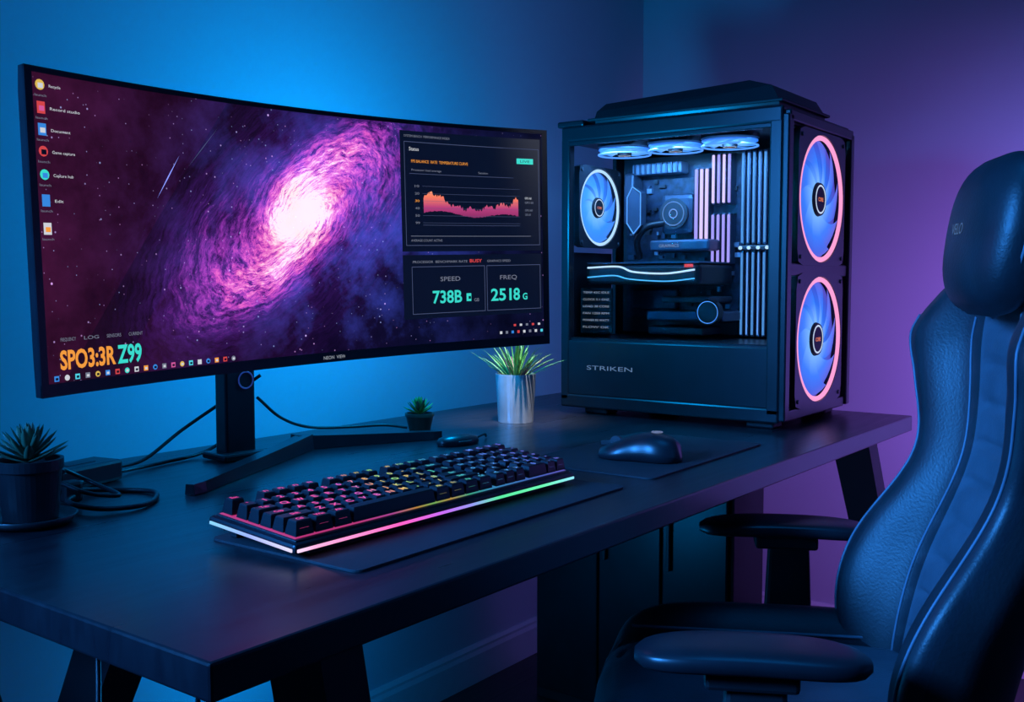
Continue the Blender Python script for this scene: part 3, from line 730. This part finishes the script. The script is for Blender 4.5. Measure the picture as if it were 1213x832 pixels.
# ---------------------------------------------------------------- gaming chair
ch=empty('gaming_chair',(1.313,.552,0),rad(27.3))
LEA=pm('black_leather',(.016,.018,.023),.46,bump=.2,bscale=260,var=.2); LEB=pm('grey_leather',(.075,.085,.105),.48,bump=.2,bscale=260,var=.12); LED_=pm('shell_fabric',(.010,.010,.013),.65,bump=.2); PIP=pm('piping',(.12,.14,.18),.5)
def spow(v,p): return math.copysign(abs(v)**p,v)
mb=MB(); rings=[]; ny=60; nx=120
for i in range(ny+1):
    t=-1+2*i/ny; e=max(.02,1-abs(t)**5)**(1/3.2)
    y=-.03+.245*t; hw=.262*e; hz=.055*(.25+.75*e); zc=.462-.018*max(0,t)**3
    ring=[]
    for j in range(nx):
        a=2*math.pi*j/nx; cx=math.cos(a); s_=math.sin(a)
        x=hw*spow(cx,.45); zz=zc+hz*spow(s_,.5)
        if s_>0:
            q=abs(x)/.262; zz+=.034*smooth01((q-.55)/.25)*smooth01((1.02-q)/.12)*e
            if q<.58: zz-=.007*(1-min(1,abs(math.sin(math.pi*x/.046))*2.2))*e
        ring.append((x,y,zz))
    rings.append(ring)
mb.loft(rings,LEA,matf=lambda i,j: LEB if (j<nx/2 and abs(rings[i][j][0])<.148) else LEA)
mb.tube([(.152,y,.520) for y in (-.18,-.05,.1,.17)],.0025,PIP,k=6); mb.tube([(-.152,y,.520) for y in (-.18,-.05,.1,.17)],.0025,PIP,k=6)
mb.obj('seat',ch)
HWT=[(.42,.19),(.55,.225),(.66,.238),(.80,.215),(.90,.250),(.97,.268),(1.03,.235),(1.08,.165),(1.13,.140),(1.20,.135),(1.265,.10)]
BPT=[(.42,.03),(.56,.080),(.66,.082),(.80,.048),(.92,.060),(.98,.065),(1.04,.035),(1.09,.005),(1.26,0)]
TKT=[(.42,.04),(.55,.045),(.95,.042),(1.1,.038),(1.265,.030)]
YCT=[(.42,-.250),(.62,-.295),(.82,-.360),(1.0,-.375),(1.12,-.378),(1.265,-.400)]
mb=MB(); rings=[]; nz=96; nr=96
for i in range(nz+1):
    t=i/nz; z=.42+.845*t; hw=crom(HWT,z); bp=crom(BPT,z); tk=crom(TKT,z); yc=crom(YCT,z)
    e=1
    if t>.94: e=math.sqrt(max(.01,1-((t-.94)/.06)**2))
    if t<.04: e=math.sqrt(max(.1,1-((.04-t)/.04)**2))
    ring=[]
    for j in range(nr):
        a=2*math.pi*j/nr; x=hw*e*spow(math.cos(a),.5); s_=math.sin(a); y=tk*e*spow(s_,.55)
        q=abs(x)/hw
        if s_>0:
            y+=bp*smooth01((q-.50)/.32)*e
            if q<.5 and z<1.0: y-=.013*(1-min(1,abs(math.sin(math.pi*z/.055))*2.0))
        else:
            y+=bp*.75*q**3
        y+= .030*q*q*(1 if z<1.05 else .3)
        ring.append((x,yc+y,z))
    rings.append(ring)
def bm_(i,j):
    x=abs(rings[i][j][0]); z=rings[i][j][2]; hw=crom(HWT,z)
    if j<nr/2: return LEB if (x/hw<.52 and z<1.02) else LEA
    return LED_
mb.loft(rings,LEA,matf=bm_)
for sx in (-1,1):
    for fr_,rr_,of in ((.93,.0022,.0008),(.54,.0020,.0005)):
        pts=[]
        for i in range(3,int(nz*.72),3):
            z=rings[i][0][2]; hw=crom(HWT,z); best=min((p for j,p in enumerate(rings[i]) if 0<j<nr/2),key=lambda p:abs(p[0]-sx*hw*fr_)); pts.append((best[0],best[1]+of,best[2]))
        mb.tube(pts,rr_,PIP,k=6,res=3)
    M=Matrix.Translation((sx*.085,-.325,1.040))@Matrix.Rotation(rad(12),4,'X')@Matrix.Rotation(rad(sx*35),4,'Y')
    mb.torus((0,0,0),.030,.006,PIP,axis='Y',n=28,k=8,M=M@Matrix.Diagonal((.55,1,1.3,1)))
mb.obj('backrest',ch)
mb=MB(); rg=[]; n=26
for i in range(n+1):
    t=-1+2*i/n; e=max(.03,1-abs(t)**3)**(1/2.2); ring=[]
    for j in range(40):
        a=2*math.pi*j/40; ring.append((.125*e**.6*spow(math.cos(a),.7)*(1-.12*max(0,-t)),.048*e*spow(math.sin(a),.8),.104*t))
    rg.append(ring)
M=Matrix.Translation((0,-.300,1.110))@Matrix.Rotation(rad(9),4,'X')
mb.loft(rg,LEA,M=M)
mb.torus((0,0,0),.1,.0025,PIP,axis='Y',n=48,k=6,M=M@Matrix.Diagonal((1.24,1,1.0,1)))
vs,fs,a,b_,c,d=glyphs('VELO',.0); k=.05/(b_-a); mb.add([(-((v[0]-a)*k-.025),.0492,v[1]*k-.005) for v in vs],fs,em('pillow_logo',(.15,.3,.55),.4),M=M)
mb.obj('head_pillow',ch)
for sx,nm,oy,hl in ((-1,'armrest_1',.025,.125),(1,'armrest_2',-.075,.14)):
    mb=MB(); rg=[]
    for i in range(25):
        t=-1+2*i/24; e=max(.03,1-abs(t)**4)**(1/2.4); ring=[]
        for j in range(28):
            a=2*math.pi*j/28; ring.append((sx*.305+.048*e*spow(math.cos(a),.7),oy+hl*t,.650+.014*e**.6*spow(math.sin(a),.6)-.006*t*t))
        rg.append(ring)
    mb.loft(rg,BLK)
    mb.box((sx*.305,oy,.626),(.05,.10,.022),BLKM,.005)
    mb.box((sx*.305,oy-.005,.535),(.030,.080,.19),BLKM,.006,taper=(1,.8))
    mb.box((sx*.305,oy-.005,.455),(.040,.095,.09),BLK,.008)
    mb.box((sx*.22,oy-.005,.412),(.19,.075,.016),BLKS,.004)
    mb.obj(nm,ch)
mb=MB()
for sx in (-1,1):
    mb.box((sx*.245,-.245,.46),(.018,.08,.09),BLK,.008); mb.cyl((sx*.258,-.24,.475),.032,.030,.018,DARK,axis='X',n=28)
    mb.box((sx*.20,-.20,.415),(.10,.16,.02),BLKS,.004)
mb.box((-.272,-.24,.51),(.012,.02,.10),BLKM,.004)
mb.box((0,-.02,.392),(.36,.30,.024),BLKS,.005); mb.box((0,-.02,.36),(.16,.20,.045),BLKM,.01)
mb.cyl((0,0,.27),.026,.026,.16,pm('chrome',(.5,.5,.52),.2,1),n=24); mb.cyl((0,0,.16),.036,.034,.16,BLKM,n=24); mb.cyl((0,0,.095),.05,.042,.05,BLKM,n=24)
for k in range(5):
    a=rad(90+72*k); d=Vector((math.cos(a),math.sin(a),0)); s_=Vector((-d.y,d.x,0)); rr=[]
    for t in (0,.3,.7,1):
        p=d*(.03+.28*t)+Vector((0,0,.10-.030*t)); w=.032-.010*t; h=.018-.006*t
        rr.append([tuple(p+s_*w-Vector((0,0,h))),tuple(p+s_*w*.7+Vector((0,0,h))),tuple(p-s_*w*.7+Vector((0,0,h))),tuple(p-s_*w-Vector((0,0,h)))])
    mb.loft(rr,BLK,smooth=False)
    q=d*.30; M=Matrix.Translation(q)@Matrix.Rotation(a,4,'Z')
    for o_ in (-.014,.014): mb.cyl((0,o_,.027),.027,.027,.016,BLKM,axis='Y',n=24,M=M)
    mb.box((0,0,.042),(.04,.012,.03),DARK,.005,M=M)
mb.obj('base',ch)
# ---------------------------------------------------------------- lights
def area(name,loc,target,size,power,col,sy=None,spread=180):
    l=bpy.data.lights.new(name,'AREA'); l.size=size; l.energy=power; l.color=col; l.spread=rad(spread)
    if sy: l.shape='RECTANGLE'; l.size_y=sy
    o=bpy.data.objects.new(name,l); S.collection.objects.link(o); o.location=loc
    o.rotation_euler=(Vector(target)-Vector(loc)).to_track_quat('-Z','Y').to_euler(); return o
def point(name,loc,r,power,col):
    l=bpy.data.lights.new(name,'POINT'); l.energy=power; l.color=col; l.shadow_soft_size=r
    o=bpy.data.objects.new(name,l); S.collection.objects.link(o); o.location=loc; return o
point('monitor_back_lamp',(1.53,1.25,1.19),.04,18,(.0,.38,1))
point('monitor_back_lamp.001',(1.15,1.40,1.02),.04,2.0,(.0,.32,1))
area('blue_overhead_fill',(.9,.3,2.6),(1.0,.9,0),1.0,4.5,(.0,.28,1),spread=120)  # added fill from above for general blue light, no real fixture
area('purple_lamp',(1.95,-.30,.90),(2.97,.30,.74),.3,8,(.46,.17,1),spread=90)
area('blue_side_fill',(-.5,1.35,1.55),(1.3,.45,.85),.5,13,(.03,.28,1),spread=50)  # unseen fill added on the left to brighten the chair leather
area('case_interior_fill',(2.03,1.06,1.345),(2.25,1.08,1.10),.38,4,(.10,.40,1),sy=.012)  # hidden light added behind the top rail to brighten the case interior
area('pot_fill_light',(1.35,.85,2.3),(1.80,1.30,.80),.08,.55,(.9,.92,1),spread=14)  # unseen neutral light added so the silver pot looks less blue
point('under_desk_glow',(1.3,1.4,.35),.05,3.5,(.0,.35,1))
w=bpy.data.worlds.new('world'); S.world=w; w.use_nodes=True
w.node_tree.nodes['Background'].inputs[0].default_value=(.01,.02,.06,1); w.node_tree.nodes['Background'].inputs[1].default_value=.3
